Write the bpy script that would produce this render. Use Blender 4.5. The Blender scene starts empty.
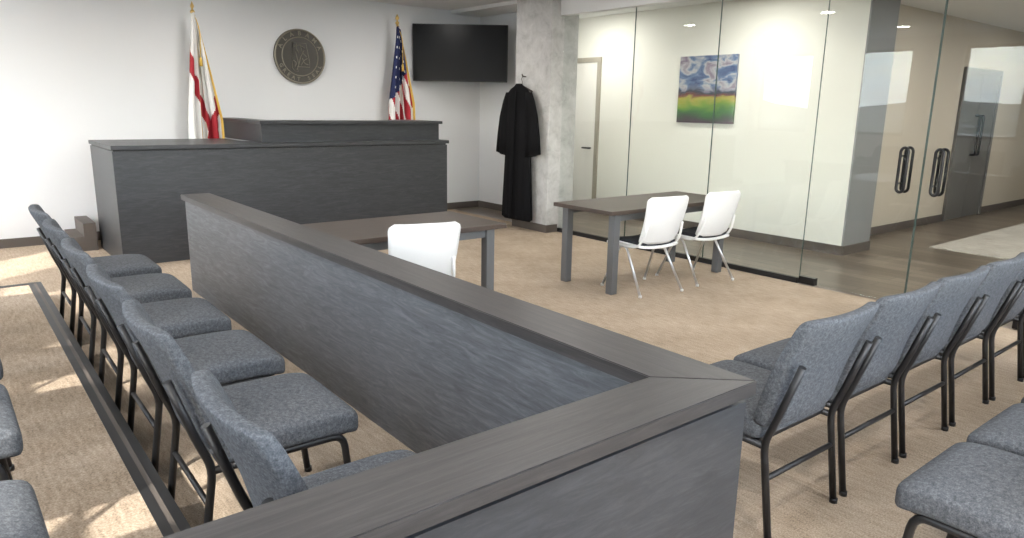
import bpy, bmesh, math, random
from mathutils import Vector, Matrix, Euler
random.seed(4)
scn=bpy.context.scene
COL=scn.collection
scn.view_settings.view_transform='Standard'

# ---------------------------------------------------------------- materials
def mat(name):
    m=bpy.data.materials.new(name); m.use_nodes=True
    nt=m.node_tree; b=nt.nodes["Principled BSDF"]
    return m,nt,b
def simple(name,col,rough=.5,metal=0.,spec=.5,bump=0,bscale=200):
    m,nt,b=mat(name)
    b.inputs["Base Color"].default_value=(*col,1); b.inputs["Roughness"].default_value=rough
    b.inputs["Metallic"].default_value=metal; b.inputs["Specular IOR Level"].default_value=spec
    tc=nt.nodes.new("ShaderNodeTexCoord"); n=nt.nodes.new("ShaderNodeTexNoise"); n.inputs["Scale"].default_value=bscale if bump else 6
    nt.links.new(tc.outputs["Object"],n.inputs["Vector"])
    if bump:
        bp=nt.nodes.new("ShaderNodeBump"); bp.inputs["Strength"].default_value=bump; bp.inputs["Distance"].default_value=.003
        nt.links.new(n.outputs["Fac"],bp.inputs["Height"]); nt.links.new(bp.outputs[0],b.inputs["Normal"])
    else:
        r=nt.nodes.new("ShaderNodeMapRange"); r.inputs[3].default_value=max(rough-.04,0); r.inputs[4].default_value=min(rough+.04,1)
        nt.links.new(n.outputs["Fac"],r.inputs[0]); nt.links.new(r.outputs[0],b.inputs["Roughness"])
    return m
def ramp(nt,src,stops):
    r=nt.nodes.new("ShaderNodeValToRGB"); el=r.color_ramp.elements
    while len(el)<len(stops): el.new(.5)
    for e,(p,c) in zip(el,stops): e.position=p; e.color=(*c,1)
    nt.links.new(src,r.inputs[0]); return r
def mapping(nt,scale,rot=(0,0,0),coord="Object"):
    tc=nt.nodes.new("ShaderNodeTexCoord"); mp=nt.nodes.new("ShaderNodeMapping")
    mp.inputs["Scale"].default_value=scale; mp.inputs["Rotation"].default_value=rot
    nt.links.new(tc.outputs[coord],mp.inputs["Vector"]); return mp
def wood(name,scale,stops,rough=.38,bump=.1):
    m,nt,b=mat(name)
    mp=mapping(nt,scale)
    n=nt.nodes.new("ShaderNodeTexNoise"); n.inputs["Scale"].default_value=1; n.inputs["Detail"].default_value=10; n.inputs["Roughness"].default_value=.78; n.inputs["Distortion"].default_value=1.4
    nt.links.new(mp.outputs[0],n.inputs["Vector"])
    r=ramp(nt,n.outputs["Fac"],stops); nt.links.new(r.outputs[0],b.inputs["Base Color"])
    b.inputs["Roughness"].default_value=rough
    bp=nt.nodes.new("ShaderNodeBump"); bp.inputs["Strength"].default_value=bump; bp.inputs["Distance"].default_value=.002
    nt.links.new(n.outputs["Fac"],bp.inputs["Height"]); nt.links.new(bp.outputs[0],b.inputs["Normal"])
    return m
CH=[(.30,(.022,.023,.026)),(.5,(.037,.039,.043)),(.70,(.062,.064,.069))]
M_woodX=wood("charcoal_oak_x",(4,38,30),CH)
M_woodY_sheen=wood("charcoal_oak_y_sheen",(30,3.6,34),[(.30,(.048,.051,.056)),(.5,(.095,.100,.108)),(.68,(.165,.171,.182))],.45)  # same oak lightened, window sheen on the rail put into its color
CP=[(.30,(.022,.020,.020)),(.5,(.040,.036,.035)),(.70,(.070,.063,.060))]
M_capX=wood("rail_cap_x",(2.2,40,30),CP,.42)
M_capY=wood("rail_cap_y",(40,2.2,30),CP,.42)
M_table=wood("table_walnut",(2,30,10),[(.3,(.035,.025,.020)),(.55,(.06,.043,.034)),(.75,(.09,.068,.056))],.42)

def carpet(name,c1,c2,c3):
    m,nt,b=mat(name)
    mp=mapping(nt,(1,1,1))
    n1=nt.nodes.new("ShaderNodeTexNoise"); n1.inputs["Scale"].default_value=150; n1.inputs["Detail"].default_value=3
    mp2=mapping(nt,(60,9,1)); n2=nt.nodes.new("ShaderNodeTexNoise"); n2.inputs["Scale"].default_value=1; n2.inputs["Detail"].default_value=5
    n3=nt.nodes.new("ShaderNodeTexNoise"); n3.inputs["Scale"].default_value=2.2; n3.inputs["Detail"].default_value=3
    nt.links.new(mp.outputs[0],n1.inputs["Vector"]); nt.links.new(mp2.outputs[0],n2.inputs["Vector"]); nt.links.new(mp.outputs[0],n3.inputs["Vector"])
    a=nt.nodes.new("ShaderNodeMath"); a.operation='MULTIPLY'; a.inputs[1].default_value=.55; nt.links.new(n1.outputs["Fac"],a.inputs[0])
    c=nt.nodes.new("ShaderNodeMath"); c.operation='MULTIPLY_ADD'; c.inputs[1].default_value=.28; nt.links.new(n2.outputs["Fac"],c.inputs[0]); nt.links.new(a.outputs[0],c.inputs[2])
    d=nt.nodes.new("ShaderNodeMath"); d.operation='MULTIPLY_ADD'; d.inputs[1].default_value=.17; nt.links.new(n3.outputs["Fac"],d.inputs[0]); nt.links.new(c.outputs[0],d.inputs[2])
    r=ramp(nt,d.outputs[0],[(.34,c1),(.5,c2),(.66,c3)])
    nt.links.new(r.outputs[0],b.inputs["Base Color"]); b.inputs["Roughness"].default_value=.95; b.inputs["Specular IOR Level"].default_value=.1
    bp=nt.nodes.new("ShaderNodeBump"); bp.inputs["Strength"].default_value=.5; bp.inputs["Distance"].default_value=.004
    nt.links.new(n1.outputs["Fac"],bp.inputs["Height"]); nt.links.new(bp.outputs[0],b.inputs["Normal"])
    return m
M_carpet=carpet("beige_loop_carpet",(.21,.16,.115),(.40,.318,.238),(.56,.46,.36))
M_rug=carpet("cream_rug",(.24,.215,.18),(.48,.45,.40),(.68,.66,.61))
def plank():
    m,nt,b=mat("hall_plank_floor"); mp=mapping(nt,(1,1,1),(0,0,math.pi/2))
    br=nt.nodes.new("ShaderNodeTexBrick"); br.inputs["Scale"].default_value=1; br.inputs["Brick Width"].default_value=1.2; br.inputs["Row Height"].default_value=.18
    br.inputs["Mortar Size"].default_value=.004; br.inputs["Color1"].default_value=(.10,.078,.058,1); br.inputs["Color2"].default_value=(.18,.145,.112,1); br.inputs["Mortar"].default_value=(.04,.03,.025,1)
    nt.links.new(mp.outputs[0],br.inputs["Vector"])
    mp2=mapping(nt,(30,3,1)); n=nt.nodes.new("ShaderNodeTexNoise"); n.inputs["Scale"].default_value=1; nt.links.new(mp2.outputs[0],n.inputs["Vector"])
    mx=nt.nodes.new("ShaderNodeMixRGB"); mx.blend_type='OVERLAY'; mx.inputs[0].default_value=.5
    nt.links.new(br.outputs["Color"],mx.inputs[1]); nt.links.new(n.outputs["Fac"],mx.inputs[2]); nt.links.new(mx.outputs[0],b.inputs["Base Color"])
    b.inputs["Roughness"].default_value=.3; return m
M_plank=plank()
def paint(name,c):
    return simple(name,c,.8,0,.2,.05,350)
M_wall=paint("white_wall_paint",(.76,.77,.78)); M_ceil=paint("ceiling_paint",(.8,.8,.79))
M_cream=paint("cream_wall_paint",(.78,.77,.70)); M_beige=paint("beige_wall_paint",(.57,.51,.42))
M_endgray=paint("gray_return_paint",(.26,.26,.26))
def concrete():
    m,nt,b=mat("column_concrete"); mp=mapping(nt,(1,1,1))
    n=nt.nodes.new("ShaderNodeTexNoise"); n.inputs["Scale"].default_value=6; n.inputs["Detail"].default_value=10; n.inputs["Roughness"].default_value=.72; n.inputs["Distortion"].default_value=.4
    nt.links.new(mp.outputs[0],n.inputs["Vector"]); r=ramp(nt,n.outputs["Fac"],[(.3,(.36,.355,.345)),(.48,(.49,.485,.475)),(.60,(.55,.545,.535)),(.72,(.63,.625,.61))])
    nt.links.new(r.outputs[0],b.inputs["Base Color"]); b.inputs["Roughness"].default_value=.85
    bp=nt.nodes.new("ShaderNodeBump"); bp.inputs["Strength"].default_value=.4; bp.inputs["Distance"].default_value=.01
    nt.links.new(n.outputs["Fac"],bp.inputs["Height"]); nt.links.new(bp.outputs[0],b.inputs["Normal"]); return m
M_conc=concrete()
M_base=simple("baseboard_taupe",(.10,.084,.073),.6)
def fabric():
    m,nt,b=mat("slate_fabric"); mp=mapping(nt,(1,1,1))
    n=nt.nodes.new("ShaderNodeTexNoise"); n.inputs["Scale"].default_value=240; n.inputs["Detail"].default_value=3
    n2=nt.nodes.new("ShaderNodeTexNoise"); n2.inputs["Scale"].default_value=80; n2.inputs["Detail"].default_value=6
    nt.links.new(mp.outputs[0],n.inputs["Vector"]); nt.links.new(mp.outputs[0],n2.inputs["Vector"])
    a=nt.nodes.new("ShaderNodeMath"); a.operation='ADD'; nt.links.new(n.outputs["Fac"],a.inputs[0]); nt.links.new(n2.outputs["Fac"],a.inputs[1])
    h=nt.nodes.new("ShaderNodeMath"); h.operation='MULTIPLY'; h.inputs[1].default_value=.5; nt.links.new(a.outputs[0],h.inputs[0])
    r=ramp(nt,h.outputs[0],[(.36,(.060,.064,.070)),(.5,(.096,.102,.112)),(.64,(.150,.157,.170))])
    nt.links.new(r.outputs[0],b.inputs["Base Color"]); b.inputs["Roughness"].default_value=.95; b.inputs["Specular IOR Level"].default_value=.12
    bp=nt.nodes.new("ShaderNodeBump"); bp.inputs["Strength"].default_value=.3; bp.inputs["Distance"].default_value=.002
    nt.links.new(n.outputs["Fac"],bp.inputs["Height"]); nt.links.new(bp.outputs[0],b.inputs["Normal"]); return m
M_fab=fabric()
M_blk=simple("black_powdercoat",(.010,.010,.011),.45)
M_blackgloss=simple("black_metal",(.01,.01,.011),.3,.3)
M_whitepl=simple("white_plastic",(.78,.78,.77),.4)
M_silver=simple("satin_steel",(.62,.63,.64),.3,.9)
M_tleg=simple("table_leg_gray",(.15,.155,.16),.4,.4)
M_dkseat=simple("dark_seat_pad",(.03,.032,.036),.9,0,.2,.2)
M_robe=simple("black_robe_cloth",(.006,.006,.007),.9,0,.15,.2,300)
M_brass=simple("brass",(.72,.5,.18),.3,.9)
M_bronze=simple("dark_bronze",(.075,.070,.060),.45,.3)
M_bronze2=simple("bronze_relief",(.26,.235,.185),.4,.5)
M_screen=simple("tv_screen",(.004,.005,.006),.3,0,.2)
M_tvb=simple("tv_bezel",(.01,.01,.01),.35)
M_red=simple("flag_red",(.38,.018,.03),.8); M_fw=simple("flag_white",(.78,.77,.75),.8); M_blue=simple("flag_blue",(.012,.02,.085),.8); M_gold=simple("gold_fringe",(.65,.42,.08),.7)
M_winframe=simple("window_frame",(.12,.12,.12),.4,.5)
M_doorc=simple("cream_door",(.80,.78,.72),.5); M_casing=simple("cream_casing",(.34,.31,.25),.5); M_frame=simple("door_frame_gray",(.12,.117,.113),.5)
def glass(name,tint,base=.05):
    m=bpy.data.materials.new(name); m.use_nodes=True; nt=m.node_tree; nt.nodes.clear()
    o=nt.nodes.new("ShaderNodeOutputMaterial"); mx=nt.nodes.new("ShaderNodeMixShader"); t=nt.nodes.new("ShaderNodeBsdfTransparent"); g=nt.nodes.new("ShaderNodeBsdfGlossy")
    t.inputs[0].default_value=(*tint,1); g.inputs["Roughness"].default_value=0.0; g.inputs[0].default_value=(.95,1,.98,1)
    lw=nt.nodes.new("ShaderNodeLayerWeight"); lw.inputs[0].default_value=.5
    p=nt.nodes.new("ShaderNodeMath"); p.operation='POWER'; p.inputs[1].default_value=5; nt.links.new(lw.outputs["Facing"],p.inputs[0])
    q=nt.nodes.new("ShaderNodeMath"); q.operation='MULTIPLY_ADD'; q.inputs[1].default_value=1-base; q.inputs[2].default_value=base; nt.links.new(p.outputs[0],q.inputs[0])
    nt.links.new(q.outputs[0],mx.inputs[0]); nt.links.new(t.outputs[0],mx.inputs[1]); nt.links.new(g.outputs[0],mx.inputs[2]); nt.links.new(mx.outputs[0],o.inputs[0])
    return m
M_glass=glass("partition_glass",(.955,.97,.965),.024)
M_wglass=glass("window_glass",(.98,.99,.99),.03)
M_gedge=simple("glass_edge_green",(.07,.11,.10),.2)
def emis(name,c,s):
    m=bpy.data.materials.new(name); m.use_nodes=True; nt=m.node_tree; b=nt.nodes["Principled BSDF"]
    b.inputs["Emission Color"].default_value=(*c,1); b.inputs["Emission Strength"].default_value=s; return m
M_lamp=emis("led_diffuser",(1,.95,.88),3)

# ---------------------------------------------------------------- mesh helpers
def obj(name,me,parent=None,mats=(),smooth=False):
    o=bpy.data.objects.new(name,me); COL.objects.link(o)
    for m in mats: me.materials.append(m)
    if smooth:
        for p in me.polygons: p.use_smooth=True
    if parent: o.parent=parent
    return o
def empty(name,loc=(0,0,0),rz=0):
    e=bpy.data.objects.new(name,None); COL.objects.link(e); e.location=loc; e.rotation_euler=(0,0,rz); e.empty_display_size=.1; return e
def bm_box(bm,a,b,mi=0,bev=0,M=None):
    vs=[bm.verts.new((x,y,z)) for x in (a[0],b[0]) for y in (a[1],b[1]) for z in (a[2],b[2])]
    fs=[bm.faces.new([vs[i] for i in f]) for f in ((0,1,3,2),(4,6,7,5),(0,4,5,1),(2,3,7,6),(0,2,6,4),(1,5,7,3))]
    for f in fs: f.material_index=mi
    if bev:
        es=list({e for f in fs for e in f.edges})
        r=bmesh.ops.bevel(bm,geom=es,offset=bev,segments=2,affect='EDGES',profile=.5)
        for f in r['faces']: f.material_index=mi
def box(name,a,b,m,parent=None,bev=0):
    bm=bmesh.new(); bm_box(bm,a,b,0,bev); bmesh.ops.recalc_face_normals(bm,faces=bm.faces)
    me=bpy.data.meshes.new(name); bm.to_mesh(me); bm.free(); return obj(name,me,parent,[m])
def boxes(name,lst,mats,parent=None,bev=0):
    bm=bmesh.new()
    for t in lst: bm_box(bm,t[0],t[1],t[2] if len(t)>2 else 0,bev)
    bmesh.ops.recalc_face_normals(bm,faces=bm.faces)
    me=bpy.data.meshes.new(name); bm.to_mesh(me); bm.free(); return obj(name,me,parent,mats)
def fillet(pts,r=.04,n=4):
    P=[Vector(p) for p in pts]; out=[P[0]]
    for i in range(1,len(P)-1):
        a=P[i-1]-P[i]; c=P[i+1]-P[i]; rr=min(r,a.length*.45,c.length*.45)
        A=P[i]+a.normalized()*rr; B=P[i]+c.normalized()*rr
        for k in range(n+1):
            t=k/n; out.append(A*(1-t)**2+P[i]*2*t*(1-t)+B*t*t)
    out.append(P[-1]); return out
def bm_tube(bm,pts,r,seg=8,mi=0,fil=.04,closed=False,flat=1.0):
    P=fillet(pts,fil) if fil and not closed else [Vector(p) for p in pts]
    rings=[]; N=len(P); prev=None
    for i,p in enumerate(P):
        if closed: t=(P[(i+1)%N]-P[i-1]).normalized()
        else: t=(P[min(i+1,N-1)]-P[max(i-1,0)]).normalized()
        if prev is None:
            up=Vector((1,0,0)) if abs(t.x)<.9 else Vector((0,0,1))
            n=(up-t*up.dot(t)).normalized()
        else: n=(prev-t*prev.dot(t)).normalized()
        prev=n; b=t.cross(n)
        rr=r[i] if isinstance(r,(list,tuple)) else r
        rings.append([bm.verts.new(p+(n*math.cos(2*math.pi*k/seg)*flat+b*math.sin(2*math.pi*k/seg))*rr) for k in range(seg)])
    for i in range(N if closed else N-1):
        A,B=rings[i],rings[(i+1)%N]
        for k in range(seg):
            f=bm.faces.new((A[k],A[(k+1)%seg],B[(k+1)%seg],B[k])); f.material_index=mi; f.smooth=True
    if not closed:
        for R_ in (rings[0][::-1],rings[-1]):
            f=bm.faces.new(R_); f.material_index=mi
def fin(name,bm,mats,parent=None,smooth=False):
    bmesh.ops.recalc_face_normals(bm,faces=bm.faces)
    me=bpy.data.meshes.new(name); bm.to_mesh(me); bm.free(); return obj(name,me,parent,mats,smooth)
def pad_mesh(name,w,d,h,r,fn,cuts=11,mats=()):
    bm=bmesh.new(); bmesh.ops.create_cube(bm,size=1); bmesh.ops.subdivide_edges(bm,edges=bm.edges,cuts=cuts,use_grid_fill=True)
    H=Vector((w/2,d/2,h/2))
    rr=min(r,min(H)*.98)
    for v in bm.verts:
        p=Vector((v.co.x*w,v.co.y*d,v.co.z*h))
        inn=Vector([max(-(H[i]-rr),min(H[i]-rr,p[i])) for i in range(3)])
        dd=p-inn
        if dd.length>1e-6: p=inn+dd.normalized()*rr
        v.co=fn(p)
    bmesh.ops.recalc_face_normals(bm,faces=bm.faces)
    me=bpy.data.meshes.new(name); bm.to_mesh(me); bm.free()
    for p in me.polygons: p.use_smooth=True
    for m in mats: me.materials.append(m)
    return me

# ---------------------------------------------------------------- room shell
CEIL=3.0
XL,YR=-1.6,-1.3
BY=9.4
box("floor",(XL-.2,YR-.2,-.12),(6.3,BY+.2,0),M_carpet)
box("floor_hall",(6.3,YR-.2,-.12),(17,BY+.2,0),M_plank)
box("ceiling",(XL-.2,YR-.2,CEIL),(6.3,BY+.2,CEIL+.12),M_ceil)
box("ceiling_hall",(6.3,YR-.2,CEIL-.05),(17,BY+.2,CEIL+.12),M_ceil)
box("wall_back",(XL-.2,BY,0),(8.0,BY+.2,CEIL),M_wall)
boxes("wall_alcove",[((6.85,7.6,0),(7.0,BY,CEIL)),((6.58,7.5,0),(7.0,7.6,CEIL))],[M_wall])
wy=[(.4,1.4),(2.3,3.3),(4.2,5.2),(6.05,7.05),(8.0,9.2)]
SILL,TOP=1.20,2.8
L=[((XL-.2,YR-.2,0),(XL,BY,SILL)),((XL-.2,YR-.2,TOP),(XL,BY,CEIL))]
ys=[YR-.2]+[v for p in wy for v in p]+[BY]
for i in range(0,len(ys),2): L.append(((XL-.2,ys[i],SILL),(XL,ys[i+1],TOP)))
boxes("wall_left",L,[M_wall])
for i,(a,b) in enumerate(wy):
    e=empty("window_%d"%(i+1))
    boxes("window_frame",[((XL-.14,a,SILL),(XL-.08,a+.05,TOP)),((XL-.14,b-.05,SILL),(XL-.08,b,TOP)),((XL-.14,a+.05,SILL),(XL-.08,b-.05,SILL+.05)),((XL-.14,a+.05,TOP-.05),(XL-.08,b-.05,TOP))],[M_winframe],e)
    box("window_pane",(XL-.115,a+.05,SILL+.05),(XL-.105,b-.05,TOP-.05),M_wglass,e)
wx=[(0.1,1.7),(2.1,3.7),(4.1,5.7)]
S2=.85
L=[((XL,YR-.2,0),(17,YR,S2)),((XL,YR-.2,TOP),(17,YR,CEIL))]
xs=[XL]+[v for p in wx for v in p]+[17]
for i in range(0,len(xs),2): L.append(((xs[i],YR-.2,S2),(xs[i+1],YR,TOP)))
boxes("wall_rear",L,[M_wall])
for i,(a,b) in enumerate(wx):
    e=empty("window_%d"%(i+6))
    boxes("window_frame",[((a,YR-.14,S2),(a+.05,YR-.08,TOP)),((b-.05,YR-.14,S2),(b,YR-.08,TOP)),((a+.05,YR-.14,S2),(b-.05,YR-.08,S2+.05)),((a+.05,YR-.14,TOP-.05),(b-.05,YR-.08,TOP))],[M_winframe],e)
    box("window_pane",(a+.05,YR-.115,S2+.05),(b-.05,YR-.105,TOP-.05),M_wglass,e)
box("column",(6.12,6.9,0),(6.58,7.6,CEIL),M_conc,bev=.012)
box("wall_hall",(8.0,3.9,0),(8.62,BY+.2,CEIL-.05),M_cream)
box("trim_hall_end",(8.0,3.88,0),(8.64,3.9,CEIL-.05),M_endgray)
box("wall_lobby",(8.62,4.35,0),(17,4.55,CEIL-.05),M_beige)
box("wall_far",(17,YR-.2,0),(17.2,4.55,CEIL),M_beige)
boxes("baseboard_back",[((XL,BY-.015,0),(6.85,BY,.1))],[M_base])
boxes("baseboard_alcove",[((6.835,7.6,0),(6.85,BY-.015,.1))],[M_base])
boxes("baseboard_column",[((6.105,6.885,0),(6.12,7.6,.1)),((6.12,6.885,0),(6.3,6.9,.1))],[M_base])
boxes("baseboard_hall",[((7.985,3.88,0),(8.0,7.85,.11)),((8.0,3.865,0),(8.64,3.88,.11)),((8.64,4.335,0),(12.0,4.35,.11)),((13.5,4.335,0),(17,4.35,.11))],[M_base])
box("trim_header",(6.26,YR,2.72),(6.38,6.9,CEIL),M_wall)

# glass partition
e=empty("glass_partition")
GY=[6.9,5.72,4.58,3.46]
GX0,GX1=6.325,6.337
for i in range(3): box("glass_panel_%d"%(i+1),(GX0,GY[i+1]+.003,.05),(GX1,GY[i]-.003,2.72),M_glass,e)
box("glass_panel_4",(GX0,.45,.05),(GX1,1.5,2.72),M_glass,e); box("glass_panel_5",(GX0,YR,.05),(GX1,.444,2.72),M_glass,e)
boxes("bottom_channel",[((6.31,3.46,0),(6.352,6.9,.05)),((6.31,YR,0),(6.352,1.5,.05))],[M_blk],e)
boxes("glass_edges",[((GX0,y-.003,.05),(GX1,y+.003,2.72)) for y in (5.72,4.58)]+[((GX0,.444,.05),(GX1,.45,2.72))],[M_gedge],e)
def gdoor(n,y0,y1,yh,ypiv):
    e=empty(n)
    box("glass_leaf",(GX0,y0+.004,.012),(GX1,y1-.004,2.715),M_glass,e)
    yo=y1 if ypiv>yh else y0
    s=-1 if ypiv>yh else 1
    yy=sorted((yo+s*.01,yo+s*.17))
    boxes("patch_fittings",[((6.305,yy[0],.008),(6.357,yy[1],.075)),((6.305,yy[0],2.65),(6.357,yy[1],2.712))],[M_blackgloss],e)
    bm=bmesh.new()
    for sx in (-1,1):
        x0=6.331+sx*.006; x1=6.331+sx*.045
        z0,z1=.96,1.33; w=.030; loop=[]
        for k in range(9):
            t=math.pi*k/8; loop.append((x1,yh+w*math.cos(t),z1-.035+.035*math.sin(t)))
        for k in range(9):
            t=math.pi+math.pi*k/8; loop.append((x1,yh+w*math.cos(t),z0+.035+.035*math.sin(t)))
        bm_tube(bm,loop,.0125,8,0,0,True)
        for z in (z0+.07,z1-.07): bm_tube(bm,[(x0,yh+w,z),(x1,yh+w,z)],.009,8,0,0)
    fin("pull_handle",bm,[M_blackgloss],e)
    boxes("edge_seal",[((GX0,y0,.012),(GX1,y0+.004,2.715)),((GX0,y1-.004,.012),(GX1,y1,2.715))],[M_gedge],e)
gdoor("door_1",2.49,3.455,2.63,3.4)
gdoor("door_2",1.505,2.485,2.36,1.5)

e=empty("door_3")
boxes("door_casing",[((7.97,7.86,0),(8.0,7.93,2.36)),((7.97,8.77,0),(8.0,8.84,2.36)),((7.97,7.93,2.29),(8.0,8.77,2.36))],[M_casing],e)
box("door_leaf",(7.985,7.935,.01),(7.999,8.765,2.285),M_doorc,e)
bm=bmesh.new(); bm_tube(bm,[(7.985,8.02,1.0),(7.93,8.02,1.0),(7.93,8.15,1.0)],.014,8,0,.015); fin("door_lever",bm,[M_blk],e)
e=empty("door_4")
boxes("door_casing",[((12.0,4.31,0),(12.08,4.35,2.3)),((13.42,4.31,0),(13.5,4.35,2.3)),((12.08,4.31,2.22),(13.42,4.35,2.3))],[M_frame],e)
boxes("door_leaf",[((12.08,4.33,.01),(12.745,4.348,2.22)),((12.755,4.33,.01),(13.42,4.348,2.22))],[M_frame],e)
bm=bmesh.new()
for xh in (12.68,12.82): bm_tube(bm,[(xh,4.33,1.0),(xh,4.26,1.0),(xh,4.26,1.6),(xh,4.33,1.6)],.018,8,0,.02)
fin("pull_bar",bm,[M_blackgloss],e)
box("lobby_rug",(9.43,-.8,0),(16,3.5,.012),M_rug)

# ---------------------------------------------------------------- jury box rail
e=empty("jury_box_rail")
CZ=.83
boxes("long_panel",[((1.59,1.29,0),(1.76,6.40,CZ-.045))],[M_woodY_sheen],e)
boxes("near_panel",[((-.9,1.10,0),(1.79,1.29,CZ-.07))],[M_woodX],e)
boxes("near_reveal",[((-.9,1.125,CZ-.07),(1.76,1.29,CZ-.045))],[M_blk],e)  # set-back black strip stands in for the dark gap under the cap
def prism(name,poly,z0,z1,m,parent):
    bm=bmesh.new(); A=[bm.verts.new((x,y,z0)) for x,y in poly]; B=[bm.verts.new((x,y,z1)) for x,y in poly]
    bm.faces.new(A[::-1]); bm.faces.new(B)
    for i in range(len(poly)): j=(i+1)%len(poly); bm.faces.new((A[i],A[j],B[j],B[i]))
    bmesh.ops.bevel(bm,geom=list(bm.edges),offset=.003,segments=2,affect='EDGES')
    return fin(name,bm,[m],parent)
prism("cap_long",[(1.565,1.285),(1.80,1.075),(1.80,6.43),(1.565,6.43)],CZ-.045,CZ,M_capY,e)
prism("cap_near",[(-.92,1.075),(1.798,1.075),(1.563,1.285),(-.92,1.285)],CZ-.045,CZ,M_capX,e)

e=empty("jury_riser")
box("riser_carpet",(XL+.01,1.40,0),(.44,6.68,.15),M_carpet,e)
boxes("riser_nosing",[((.44,1.40,0),(.475,6.76,.152)),((.495,1.40,0),(.53,6.76,.150)),((XL+.01,6.68,0),(.44,6.715,.152)),((XL+.01,6.73,0),(.495,6.76,.150))],[M_blk],e)
boxes("riser_insert",[((.475,1.40,0),(.495,6.73,.149)),((XL+.01,6.715,0),(.475,6.73,.149))],[M_base],e)

# ---------------------------------------------------------------- judge bench
e=empty("judge_bench")
BX0,BX1,FY=1.30,5.10,7.70
BB=8.9
boxes("front_panel",[((BX0,FY,0),(BX1,FY+.06,1.12)),((BX0,FY+.06,0),(BX0+.06,BB,1.12)),((BX1-.06,FY+.06,0),(BX1,8.6,1.12))],[M_woodX],e)
boxes("reveal",[((BX0+.012,FY+.012,1.12),(BX1-.012,FY+.05,1.135)),((BX0+.012,FY+.05,1.12),(BX0+.05,BB-.01,1.135)),((BX1-.05,FY+.05,1.12),(BX1-.012,8.59,1.135))],[M_blk],e)
boxes("counter_top",[((BX0-.01,FY-.02,1.135),(BX1+.02,FY+.55,1.175)),((BX0-.01,FY+.55,1.135),(2.70,BB+.01,1.175)),((BX1-.5,FY+.55,1.135),(BX1+.02,8.61,1.175))],[M_woodX],e,.004)
boxes("upper_panel",[((2.79,FY+.16,1.175),(BX1-.02,FY+.20,1.375)),((2.79,FY+.20,1.175),(2.83,9.34,1.375)),((BX1-.06,FY+.20,1.175),(BX1-.02,8.6,1.375))],[M_woodX],e)
boxes("upper_cap",[((2.76,FY+.10,1.375),(BX1,FY+.52,1.41)),((2.76,FY+.52,1.375),(3.0,9.36,1.41)),((BX1-.35,FY+.52,1.375),(BX1,8.6,1.41))],[M_woodX],e,.004)
box("judge_platform",(1.38,7.80,0),(4.98,9.36,.34),M_carpet)
e=empty("platform_steps")
boxes("step",[((1.02,8.75,0),(1.25,9.36,.16)),((1.13,8.75,.16),(1.25,9.36,.30))],[M_base],e)

# ---------------------------------------------------------------- padded stacking chair
def seat_fn(p):
    q=p.copy()
    if p.z>0: q.z+= .014*max(0,(1-(p.x/.26)**2))*max(0,(1-(p.y/.28)**2))
    if p.y>.12: q.z-= ((p.y-.12)/.16)**2*.024
    if p.y<-.1: q.x*=1-(-.1-p.y)*.25
    return q+Vector((0,.05,.433))
seat_me=pad_mesh("seat_cushion",.53,.53,.10,.034,seat_fn,13,[M_fab])
def back_fn(p):
    t=(p.z+.215)/.43
    q=Vector((p.x*(1-.05*max(0,t-.6)),p.y,p.z))
    q.y+= .035*(p.x/.25)**2
    q.y+= .018*math.sin(t*math.pi)
    c=Vector((0,-.235-.145*t,.455+.43*t))
    return Vector((q.x,c.y+q.y,c.z))
back_me=pad_mesh("back_cushion",.52,.062,.45,.024,back_fn,13,[M_fab])
def frame_mesh():
    bm=bmesh.new()
    for s in (-1,1):
        x=s*.243
        bm_tube(bm,[(x,-.285,.008),(x,-.228,.39),(x,-.268,.49),(x,-.345,.725)],.0145,8,0,.05)
        bm_tube(bm,[(x,.285,.008),(x,.245,.378),(x,-.225,.378)],.0145,8,0,.05)
        for y in (-.287,.287):
            bm_tube(bm,[(x,y,0),(x,y,.02)],.017,8,0,0)
    bm_tube(bm,[(-.24,.19,.375),(.24,.19,.375)],.011,8,0,0)
    bm_tube(bm,[(-.24,-.16,.375),(.24,-.16,.375)],.011,8,0,0)
    bm_tube(bm,[(-.24,-.248,.25),(.24,-.248,.25)],.011,8,0,0)
    bm_box(bm,(-.235,-.2,.375),(.235,.26,.392))
    bmesh.ops.recalc_face_normals(bm,faces=bm.faces)
    me=bpy.data.meshes.new("chair_frame"); bm.to_mesh(me); bm.free(); me.materials.append(M_blk); return me
frame_me=frame_mesh()
def padded_chair(x,y,z,rz):
    e=empty("padded_chair",(x,y,z),rz)
    for n,me in (("seat_cushion",seat_me),("back_cushion",back_me),("metal_frame",frame_me)):
        o=bpy.data.objects.new(n,me); COL.objects.link(o); o.parent=e
        if n!="metal_frame":
            s=o.modifiers.new("s","SUBSURF"); s.levels=1; s.render_levels=1
    return e
J=-math.pi/2
for i,y in enumerate([1.70,2.58,3.32,4.08,4.84,5.60]): padded_chair(.83,y,0,J+random.uniform(-.02,.02))
for y in [1.90,2.74,3.50,4.26,5.02,5.78]: padded_chair(-.22,y,.15,J+random.uniform(-.02,.02))
for x in [2.53,3.105,3.68,4.255,4.83,5.405]: padded_chair(x,1.54,0,random.uniform(-.01,.01))
for x in [2.50,3.08,3.66,4.24,4.82]: padded_chair(x,.52,0,random.uniform(-.01,.01))

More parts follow.
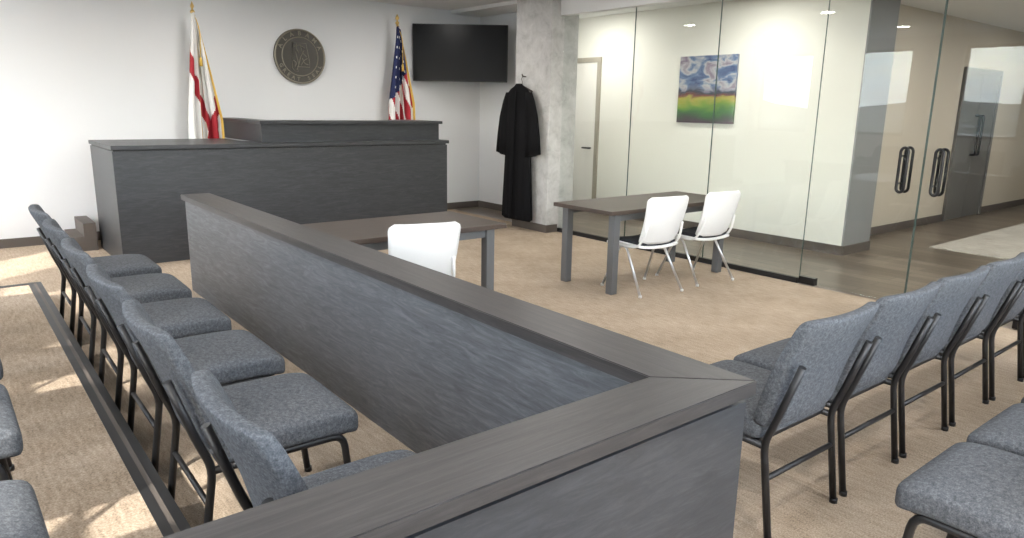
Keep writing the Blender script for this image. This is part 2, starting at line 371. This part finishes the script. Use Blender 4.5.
# ---------------------------------------------------------------- tables
def table(x0,x1,y0,y1):
    e=empty("counsel_table",((x0+x1)/2,(y0+y1)/2,0)); w=(x1-x0)/2; d=(y1-y0)/2
    box("table_top",(-w,-d,.715),(w,d,.75),M_table,e,.004)
    L=[]
    for sx in (-1,1):
        for sy in (-1,1):
            cx=sx*(w-.12); cy=sy*(d-.075); L.append(((cx-.036,cy-.036,0),(cx+.036,cy+.036,.715)))
    boxes("table_legs",L,[M_tleg],e,.004)
    boxes("apron",[((-w+.15,-d+.06,.65),(w-.15,-d+.085,.715)),((-w+.15,d-.085,.65),(w-.15,d-.06,.715))],[M_tleg],e)
table(4.40,6.18,4.13,4.87)
table(1.86,3.27,4.13,4.90)

# ---------------------------------------------------------------- white guest chairs
def wseat(p):
    q=p.copy(); q.z+= -.02*(1-(p.x/.23)**2); 
    if p.y>.12: q.z-=((p.y-.12)/.1)**2*.02
    return q+Vector((0,.02,.435))
wseat_me=pad_mesh("seat_shell",.46,.46,.03,.013,wseat,9,[M_whitepl])
wpad_me=pad_mesh("seat_pad",.42,.42,.035,.016,lambda p:wseat(p)+Vector((0,0,.026)),9,[M_dkseat])
def wback():
    bm=bmesh.new(); NU,NV=18,20; g=[]
    for j in range(NV+1):
        t=j/NV; w=.215+.03*t
        if t>.88: k=(t-.88)/.12; w-=.045*(1-math.sqrt(max(0,1-k*k)))
        if t<.08: k=(.08-t)/.08; w-=.03*(1-math.sqrt(max(0,1-k*k)))
        row=[]
        for i in range(NU+1):
            u=i/NU*2-1
            z=.45+.43*t; y=-.215-.125*t+.05*u*u-.02*math.sin(t*math.pi)
            row.append(bm.verts.new((u*w,y,z)))
        g.append(row)
    for j in range(NV):
        for i in range(NU):
            bm.faces.new((g[j][i],g[j][i+1],g[j+1][i+1],g[j+1][i]))
    bmesh.ops.recalc_face_normals(bm,faces=bm.faces)
    bmesh.ops.solidify(bm,geom=list(bm.faces),thickness=.014)
    me=bpy.data.meshes.new("back_shell"); bm.to_mesh(me); bm.free(); me.materials.append(M_whitepl)
    for p in me.polygons: p.use_smooth=True
    return me
wback_me=wback()
def wframe():
    bm=bmesh.new()
    for s in (-1,1):
        bm_tube(bm,[(s*.26,.24,.01),(s*.215,.07,.405),(s*.215,-.02,.405),(s*.25,-.27,.01)],.0115,8,0,.06)
        bm_tube(bm,[(s*.215,.1,.41),(s*.225,-.16,.42),(s*.215,-.23,.50),(s*.20,-.265,.64)],.011,8,1,.07)
        for y in (.24,-.27): bm_tube(bm,[(s*(.26 if y>0 else .25),y,0),(s*(.26 if y>0 else .25),y,.02)],.015,8,1,0)
    bm_tube(bm,[(-.215,.04,.405),(.215,.04,.405)],.011,8,0,0)
    bmesh.ops.recalc_face_normals(bm,faces=bm.faces)
    me=bpy.data.meshes.new("leg_frame"); bm.to_mesh(me); bm.free(); me.materials.append(M_silver); me.materials.append(M_whitepl); return me
wframe_me=wframe()
def white_chair(x,y,rz=0):
    e=empty("white_guest_chair",(x,y,0),rz)
    for n,me in (("seat_shell",wseat_me),("seat_pad",wpad_me),("back_shell",wback_me),("leg_frame",wframe_me)):
        o=bpy.data.objects.new(n,me); COL.objects.link(o); o.parent=e
white_chair(4.91,4.20,-.12); white_chair(5.66,4.18,-.08); white_chair(2.42,4.08,-.24)

# ---------------------------------------------------------------- TV
e=empty("wall_television",(6.13,8.90,2.35),math.radians(-39))
box("tv_body",(-.69,-.03,-.40),(.69,.03,.40),M_tvb,e,.006)
box("tv_screen",(-.675,-.033,-.385),(.675,-.029,.388),M_screen,e)
boxes("mount_arm",[((-.2,.03,-.15),(.2,.06,.15)),((-.03,.06,-.03),(.03,.42,.03)),((-.10,.42,-.1),(.10,.44,.1))],[M_blk],e)

# ---------------------------------------------------------------- seal
e=empty("state_seal",(3.90,BY-.001,2.20))
def disc(bm,r,y0,y1,n=64,mi=0):
    A=[bm.verts.new((r*math.cos(2*math.pi*k/n),y0,r*math.sin(2*math.pi*k/n))) for k in range(n)]
    B=[bm.verts.new((r*math.cos(2*math.pi*k/n),y1,r*math.sin(2*math.pi*k/n))) for k in range(n)]
    bm.faces.new(A).material_index=mi; bm.faces.new(B[::-1]).material_index=mi
    for k in range(n): bm.faces.new((A[k],A[(k+1)%n],B[(k+1)%n],B[k])).material_index=mi
bm=bmesh.new(); disc(bm,.35,-.03,0)
for R_,rr in ((.338,.012),(.245,.007)):
    bm_tube(bm,[(R_*math.cos(2*math.pi*k/64),-.03,R_*math.sin(2*math.pi*k/64)) for k in range(64)],rr,8,1,0,True)
st=[(-.10,.17),(.08,.17),(.12,-.06),(.12,-.13),(-.05,-.13),(-.04,-.19),(-.08,-.19),(-.12,-.15)]
A=[bm.verts.new((x,-.03,z)) for x,z in st]; B=[bm.verts.new((x,-.042,z)) for x,z in st]
f=bm.faces.new(B); f.material_index=0
for k in range(len(st)):
    f=bm.faces.new((A[k],A[(k+1)%len(st)],B[(k+1)%len(st)],B[k])); f.material_index=1
bm_tube(bm,[(x,-.04,z) for x,z in st],.005,6,1,0,True)
for pts in ([(-.09,.12),(-.02,.15),(.06,.11)],[(.05,.08),(.0,.0),(-.03,-.1),(-.06,-.17)],[(-.07,.06),(-.05,-.02),(-.03,-.1)],[(.09,-.02),(.04,-.05),(.0,-.11)],[(-.05,.16),(-.06,.1),(-.02,.04)],[(.0,.15),(.02,.05),(.08,.0)],[(-.10,-.05),(-.06,-.08),(-.08,-.13)],[(.10,-.10),(.05,-.09),(.02,-.02)]):
    bm_tube(bm,[(x,-.044,z) for x,z in pts],.005,6,1,.03)
fin("seal_disc",bm,[M_bronze,M_bronze2],e)
def ring_text(txt,R_,a0,a1,flip,parent,size,y):
    for i,ch in enumerate(txt):
        if ch==' ': continue
        cu=bpy.data.curves.new("c",'FONT'); cu.body=ch; cu.size=size; cu.align_x='CENTER'; cu.align_y='CENTER'; cu.extrude=.004; cu.offset=.001
        t=bpy.data.objects.new("c",cu); COL.objects.link(t)
        me=bpy.data.meshes.new_from_object(t.evaluated_get(bpy.context.evaluated_depsgraph_get()))
        bpy.data.objects.remove(t)
        a=math.radians(a0+(a1-a0)*i/(len(txt)-1))
        rot=a-math.pi/2 if not flip else a+math.pi/2
        Mx=Matrix.Translation((R_*math.cos(a),y,R_*math.sin(a)))@Matrix.Rotation(-rot,4,'Y')@Matrix.Rotation(math.pi/2,4,'X')
        me.transform(Mx); me.materials.clear()
        obj("letter",me,parent,[M_bronze2])
ring_text("ALABAMA",.290,155,25,False,e,.078,-.034)
ring_text("GREAT SEAL",.290,205,335,True,e,.066,-.034)

# ---------------------------------------------------------------- flags
def flag(kind,x,y,zb,ztop,drop0,drop1,side,u0):
    e=empty(kind,(x,y,zb)); H=ztop-zb
    bm=bmesh.new()
    bm_tube(bm,[(0,0,.05),(0,0,H-.12)],.013,10,0,0)
    rs=[.15,.15,.11,.045,.03]; zs=[0,.025,.045,.06,.1]
    bm_tube(bm,[(0,0,z) for z in zs],rs,24,0,0)
    bm_tube(bm,[(0,0,H-.14),(0,0,H-.125),(0,0,H-.11),(0,0,H-.09)],[.012,.026,.026,.010],12,0,0)
    bm_tube(bm,[(0,0,H-.09),(0,0,H-.055),(0,0,H)],[.014,.048,.004],10,0,0,False,.4)
    fin("pole",bm,[M_brass],e)
    bm=bmesh.new(); NU,NV=84,90; g=[]
    z0=drop0-zb; z1=drop1-zb
    for j in range(NV+1):
        t=j/NV; row=[]
        w=(.06+.34*min(1,t*1.3)**.9)
        for i in range(NU+1):
            u=i/NU
            ph=u*math.pi*9
            amp=.022+.03*t
            xx=side*((u-u0)*w + .012*math.sin(ph*1.3+t*2))
            yy=-.03+amp*math.sin(ph+.8*t)-.02*math.cos(u*5)
            zz=z0+(z1-z0)*t*(1-.10*(u-.5)**2*1.0) - .10*abs(u-u0)*(1-t) - .05*math.sin(u*math.pi)*t
            row.append(bm.verts.new((xx,yy,zz)))
        g.append(row)
    for j in range(NV):
        for i in range(NU):
            f=bm.faces.new((g[j][i],g[j][i+1],g[j+1][i+1],g[j+1][i])); u=i/NU; t=j/NV
            if kind=="american_flag":
                s=(u)*.5+t*1.35
                if s<1.0:
                    mi=2
                    if (i%9 in (3,4)) and ((j+ (i//9)*4)%9 in (2,3)): mi=1
                else: mi=0 if int((u*5.5+ (1-t)*3.2)*1.35)%2==0 else 1
            else:
                d1=abs(u-(t*1.25-.32)); d2=abs((1-u)-(t*1.5-.95))
                mi=0 if (d1<.10 or d2<.11) else 1
            if (j>=NV-3 and kind=="american_flag") or i>=NU-2: mi=3
            f.material_index=mi; f.smooth=True
    me=bpy.data.meshes.new("cloth"); bm.to_mesh(me); bm.free()
    obj("cloth",me,e,[M_red,M_fw,M_blue,M_gold])
    bm=bmesh.new(); bm_tube(bm,[(0,-.02,z0+.02),(.05*side,-.06,z0-.2),(.03*side,-.08,z0-.5)],.006,6,0,.08)
    bm_tube(bm,[(.03*side,-.08,z0-.5),(.03*side,-.08,z0-.53),(.03*side,-.08,z0-.60)],[.008,.016,.02],8,0,0)
    fin("tassel",bm,[M_gold],e)
flag("state_flag",2.50,9.05,.34,2.72,2.60,1.02,1,.42)
flag("american_flag",5.18,9.05,0,2.82,2.66,1.30,1,.45)

# ---------------------------------------------------------------- robe on hanger
e=empty("judicial_robe",(6.12,7.38,0))
bm=bmesh.new()
bm_tube(bm,[(0,0,1.99),(-.05,0,1.99),(-.07,0,2.02)],.008,8,0,.01)
bm_tube(bm,[(-.055,0,1.99),(-.06,.025,1.96),(-.06,0,1.93),(-.06,0,1.88)],.004,6,0,.02)
bm_tube(bm,[(-.06,-.2,1.80),(-.06,0,1.875),(-.06,.2,1.80)],.012,8,0,.03)
fin("hanger",bm,[M_base],e)
def loft(bm,rings,mi=0):
    R=[[bm.verts.new(p) for p in r] for r in rings]; n=len(R[0])
    for a,b in zip(R[:-1],R[1:]):
        for k in range(n):
            f=bm.faces.new((a[k],a[(k+1)%n],b[(k+1)%n],b[k])); f.smooth=True
    bm.faces.new(R[0][::-1]); bm.faces.new(R[-1])
bm=bmesh.new(); rings=[]; n=72
prof=[(1.90,.05,.03),(1.87,.085,.045),(1.83,.17,.05),(1.78,.225,.055),(1.70,.235,.06),(1.5,.23,.065),(1.3,.24,.07),(1.0,.26,.075),(.7,.28,.08),(.4,.30,.082),(.2,.31,.085),(.14,.31,.085)]
for z,hw,hd in prof:
    fl=max(0,(1.7-z)/1.6)
    rr=[]
    for k in range(n):
        a=2*math.pi*k/n; fold=1+fl*.16*math.sin(a*13+.4*math.sin(z*3))
        rr.append((-.115+hd*math.cos(a)*fold*.85,hw*math.sin(a)*(1+fl*.03*math.sin(a*9)),z+.012*math.sin(a*4)*fl))
    rings.append(rr)
loft(bm,rings)
for s in (-1,1):
    rings=[]
    for t,hw,hd in [(0,.05,.04),(.15,.075,.05),(.4,.085,.055),(.7,.11,.06),(1,.135,.062)]:
        z=1.79-.80*t; yc=s*(.20+.09*min(1,t*2.2)+.02*t)
        rr=[]
        for k in range(32):
            a=2*math.pi*k/32; rr.append((-.115+hd*math.cos(a)*(1+.2*t*math.sin(a*6)),yc+hw*math.sin(a),z+.03*math.sin(a)*t*s))
        rings.append(rr)
    loft(bm,rings)
bm_tube(bm,[(-.175,-.018,1.80),(-.20,-.015,1.2),(-.21,-.01,.2)],.012,6,0,.1)
fin("robe_cloth",bm,[M_robe],e)

# ---------------------------------------------------------------- painting
def painting_mat():
    m,nt,b=mat("landscape_canvas"); tc=nt.nodes.new("ShaderNodeTexCoord"); sp=nt.nodes.new("ShaderNodeSeparateXYZ"); nt.links.new(tc.outputs["Generated"],sp.inputs[0])
    n=nt.nodes.new("ShaderNodeTexNoise"); n.inputs["Scale"].default_value=3.4; n.inputs["Detail"].default_value=7; n.inputs["Distortion"].default_value=.6
    mp=nt.nodes.new("ShaderNodeMapping"); mp.inputs["Scale"].default_value=(1,1,1.9); nt.links.new(tc.outputs["Generated"],mp.inputs[0]); nt.links.new(mp.outputs[0],n.inputs["Vector"])
    a=nt.nodes.new("ShaderNodeMath"); a.operation='MULTIPLY_ADD'; a.inputs[1].default_value=.30; nt.links.new(n.outputs["Fac"],a.inputs[0]); 
    s=nt.nodes.new("ShaderNodeMath"); s.operation='SUBTRACT'; s.inputs[1].default_value=.15; nt.links.new(sp.outputs["Z"],s.inputs[0]); nt.links.new(s.outputs[0],a.inputs[2])
    land=ramp(nt,a.outputs[0],[(.0,(.04,.01,.03)),(.09,(.02,.05,.02)),(.18,(.02,.12,.01)),(.28,(.13,.25,.01)),(.36,(.34,.30,.03)),(.41,(.14,.03,.02)),(.46,(.01,.02,.04)),(.52,(.16,.18,.26))])
    sky=ramp(nt,n.outputs["Fac"],[(.34,(.03,.06,.16)),(.45,(.10,.16,.28)),(.53,(.42,.42,.43)),(.60,(.28,.24,.28)),(.70,(.13,.10,.16))])
    g=nt.nodes.new("ShaderNodeMapRange"); g.inputs[1].default_value=.48; g.inputs[2].default_value=.54; nt.links.new(a.outputs[0],g.inputs[0])
    mx=nt.nodes.new("ShaderNodeMixRGB"); nt.links.new(g.outputs[0],mx.inputs[0]); nt.links.new(land.outputs[0],mx.inputs[1]); nt.links.new(sky.outputs[0],mx.inputs[2]); nt.links.new(mx.outputs[0],b.inputs["Base Color"]); b.inputs["Roughness"].default_value=.6
    return m
e=empty("landscape_painting")
box("canvas",(7.965,5.47,1.44),(7.999,6.36,2.30),painting_mat(),e)
box("wall_outlet",(5.62,BY-.012,1.66),(5.72,BY,1.76),M_whitepl)

# ---------------------------------------------------------------- recessed ceiling lights, courtroom ones unseen and added as fill
def downlight(x,y,zc,power):
    e=empty("ceiling_fill_light",(x,y,zc))
    bm=bmesh.new()
    bm_tube(bm,[(.10*math.cos(2*math.pi*k/32),.10*math.sin(2*math.pi*k/32),-.004) for k in range(32)],.012,8,0,0,True)
    fin("trim_ring",bm,[M_whitepl],e)
    bm=bmesh.new(); bmesh.ops.create_circle(bm,cap_ends=True,radius=.092,segments=32,matrix=Matrix.Translation((0,0,-.006)))
    fin("diffuser",bm,[M_lamp],e)
    l=bpy.data.lights.new("lamp",'AREA'); l.shape='DISK'; l.size=.18; l.energy=power; l.color=(1,.96,.91)
    o=bpy.data.objects.new("lamp",l); COL.objects.link(o); o.parent=e; o.location=(0,0,-.02)
for x in (.2,2.6,5.0):
    for y in (0.3,2.9,5.5,7.9): downlight(x,y,CEIL,18)  # courtroom grid out of view, added to brighten the interior
for y in (2.4,5.0,7.6): downlight(7.15,y,CEIL-.05,30)
for x in (10,13): downlight(x,2.6,CEIL-.05,40)

# ---------------------------------------------------------------- exterior hills
def terrain():
    bm=bmesh.new(); N=70; g=[]
    for i in range(N+1):
        row=[]
        for j in range(N+1):
            r=60+1500*(i/N)**1.6; a=math.radians(100+200*j/N)
            x=r*math.cos(a); y=r*math.sin(a)
            k=i/N
            z=-18+ 80*max(0,k-.40)*(1+.35*math.sin(a*11)+.25*math.sin(a*23+1)) + random.uniform(-1,1)*(1+2*k)
            row.append(bm.verts.new((x,y,z)))
        g.append(row)
    for i in range(N):
        for j in range(N): bm.faces.new((g[i][j],g[i+1][j],g[i+1][j+1],g[i][j+1]))
    m,nt,b=mat("wooded_hills"); mp=mapping(nt,(.02,.02,.02)); n=nt.nodes.new("ShaderNodeTexNoise"); n.inputs["Scale"].default_value=1; n.inputs["Detail"].default_value=8
    nt.links.new(mp.outputs[0],n.inputs["Vector"]); r=ramp(nt,n.outputs["Fac"],[(.35,(.02,.03,.02)),(.5,(.045,.055,.045)),(.62,(.16,.16,.155))]); nt.links.new(r.outputs[0],b.inputs["Base Color"]); b.inputs["Roughness"].default_value=1
    return fin("exterior_hills",bm,[m])
terrain()

# ---------------------------------------------------------------- light
w=bpy.data.worlds.new("sky"); scn.world=w; w.use_nodes=True; nt=w.node_tree; bg=nt.nodes["Background"]
sk=nt.nodes.new("ShaderNodeTexSky"); sk.sky_type='NISHITA'; sk.sun_disc=False; sk.sun_elevation=math.radians(40); sk.sun_rotation=math.radians(230); sk.air_density=1.3; sk.dust_density=3
tc=nt.nodes.new("ShaderNodeTexCoord"); cm=nt.nodes.new("ShaderNodeMapping"); cm.inputs["Scale"].default_value=(1,1,3.5); cn=nt.nodes.new("ShaderNodeTexNoise"); cn.inputs["Scale"].default_value=5; cn.inputs["Detail"].default_value=6
nt.links.new(tc.outputs["Generated"],cm.inputs[0]); nt.links.new(cm.outputs[0],cn.inputs["Vector"])
cr=ramp(nt,cn.outputs["Fac"],[(.42,(.66,.77,.92)),(.58,(1,1,1))])
cs=nt.nodes.new("ShaderNodeMixRGB"); cs.blend_type='MULTIPLY'; cs.inputs[0].default_value=1; cs.inputs[2].default_value=(4.6,4.7,4.9,1); nt.links.new(cr.outputs[0],cs.inputs[1])
mx=nt.nodes.new("ShaderNodeMixRGB"); mx.inputs[0].default_value=.65; nt.links.new(cs.outputs[0],mx.inputs[2])
nt.links.new(sk.outputs[0],mx.inputs[1]); nt.links.new(mx.outputs[0],bg.inputs[0]); bg.inputs[1].default_value=2.8
s=bpy.data.lights.new("sun",'SUN'); s.energy=9; s.angle=math.radians(1.8); s.color=(1,.95,.88)
so=bpy.data.objects.new("sun",s); COL.objects.link(so)
el=math.radians(40); d=Vector((.78*math.cos(el),.62*math.cos(el),-math.sin(el)))
so.rotation_euler=d.to_track_quat('-Z','Y').to_euler(); so.location=(-10,-10,10)

# ---------------------------------------------------------------- camera
cam=bpy.data.cameras.new("camera"); co=bpy.data.objects.new("camera",cam); COL.objects.link(co); scn.camera=co
yaw,pit,rol=map(math.radians,(38.85,12.82,1.05))
fw=Vector((math.sin(yaw)*math.cos(pit),math.cos(yaw)*math.cos(pit),-math.sin(pit)))
r0=Vector((math.cos(yaw),-math.sin(yaw),0)); u0=r0.cross(fw)
r=r0*math.cos(rol)+u0*math.sin(rol); u=-r0*math.sin(rol)+u0*math.cos(rol)
Mx=Matrix((r,u,-fw)).transposed().to_4x4(); Mx.translation=(0,0,1.6); co.matrix_world=Mx
cam.sensor_width=36; cam.lens=36*711/1024; cam.clip_start=.05; cam.clip_end=3000
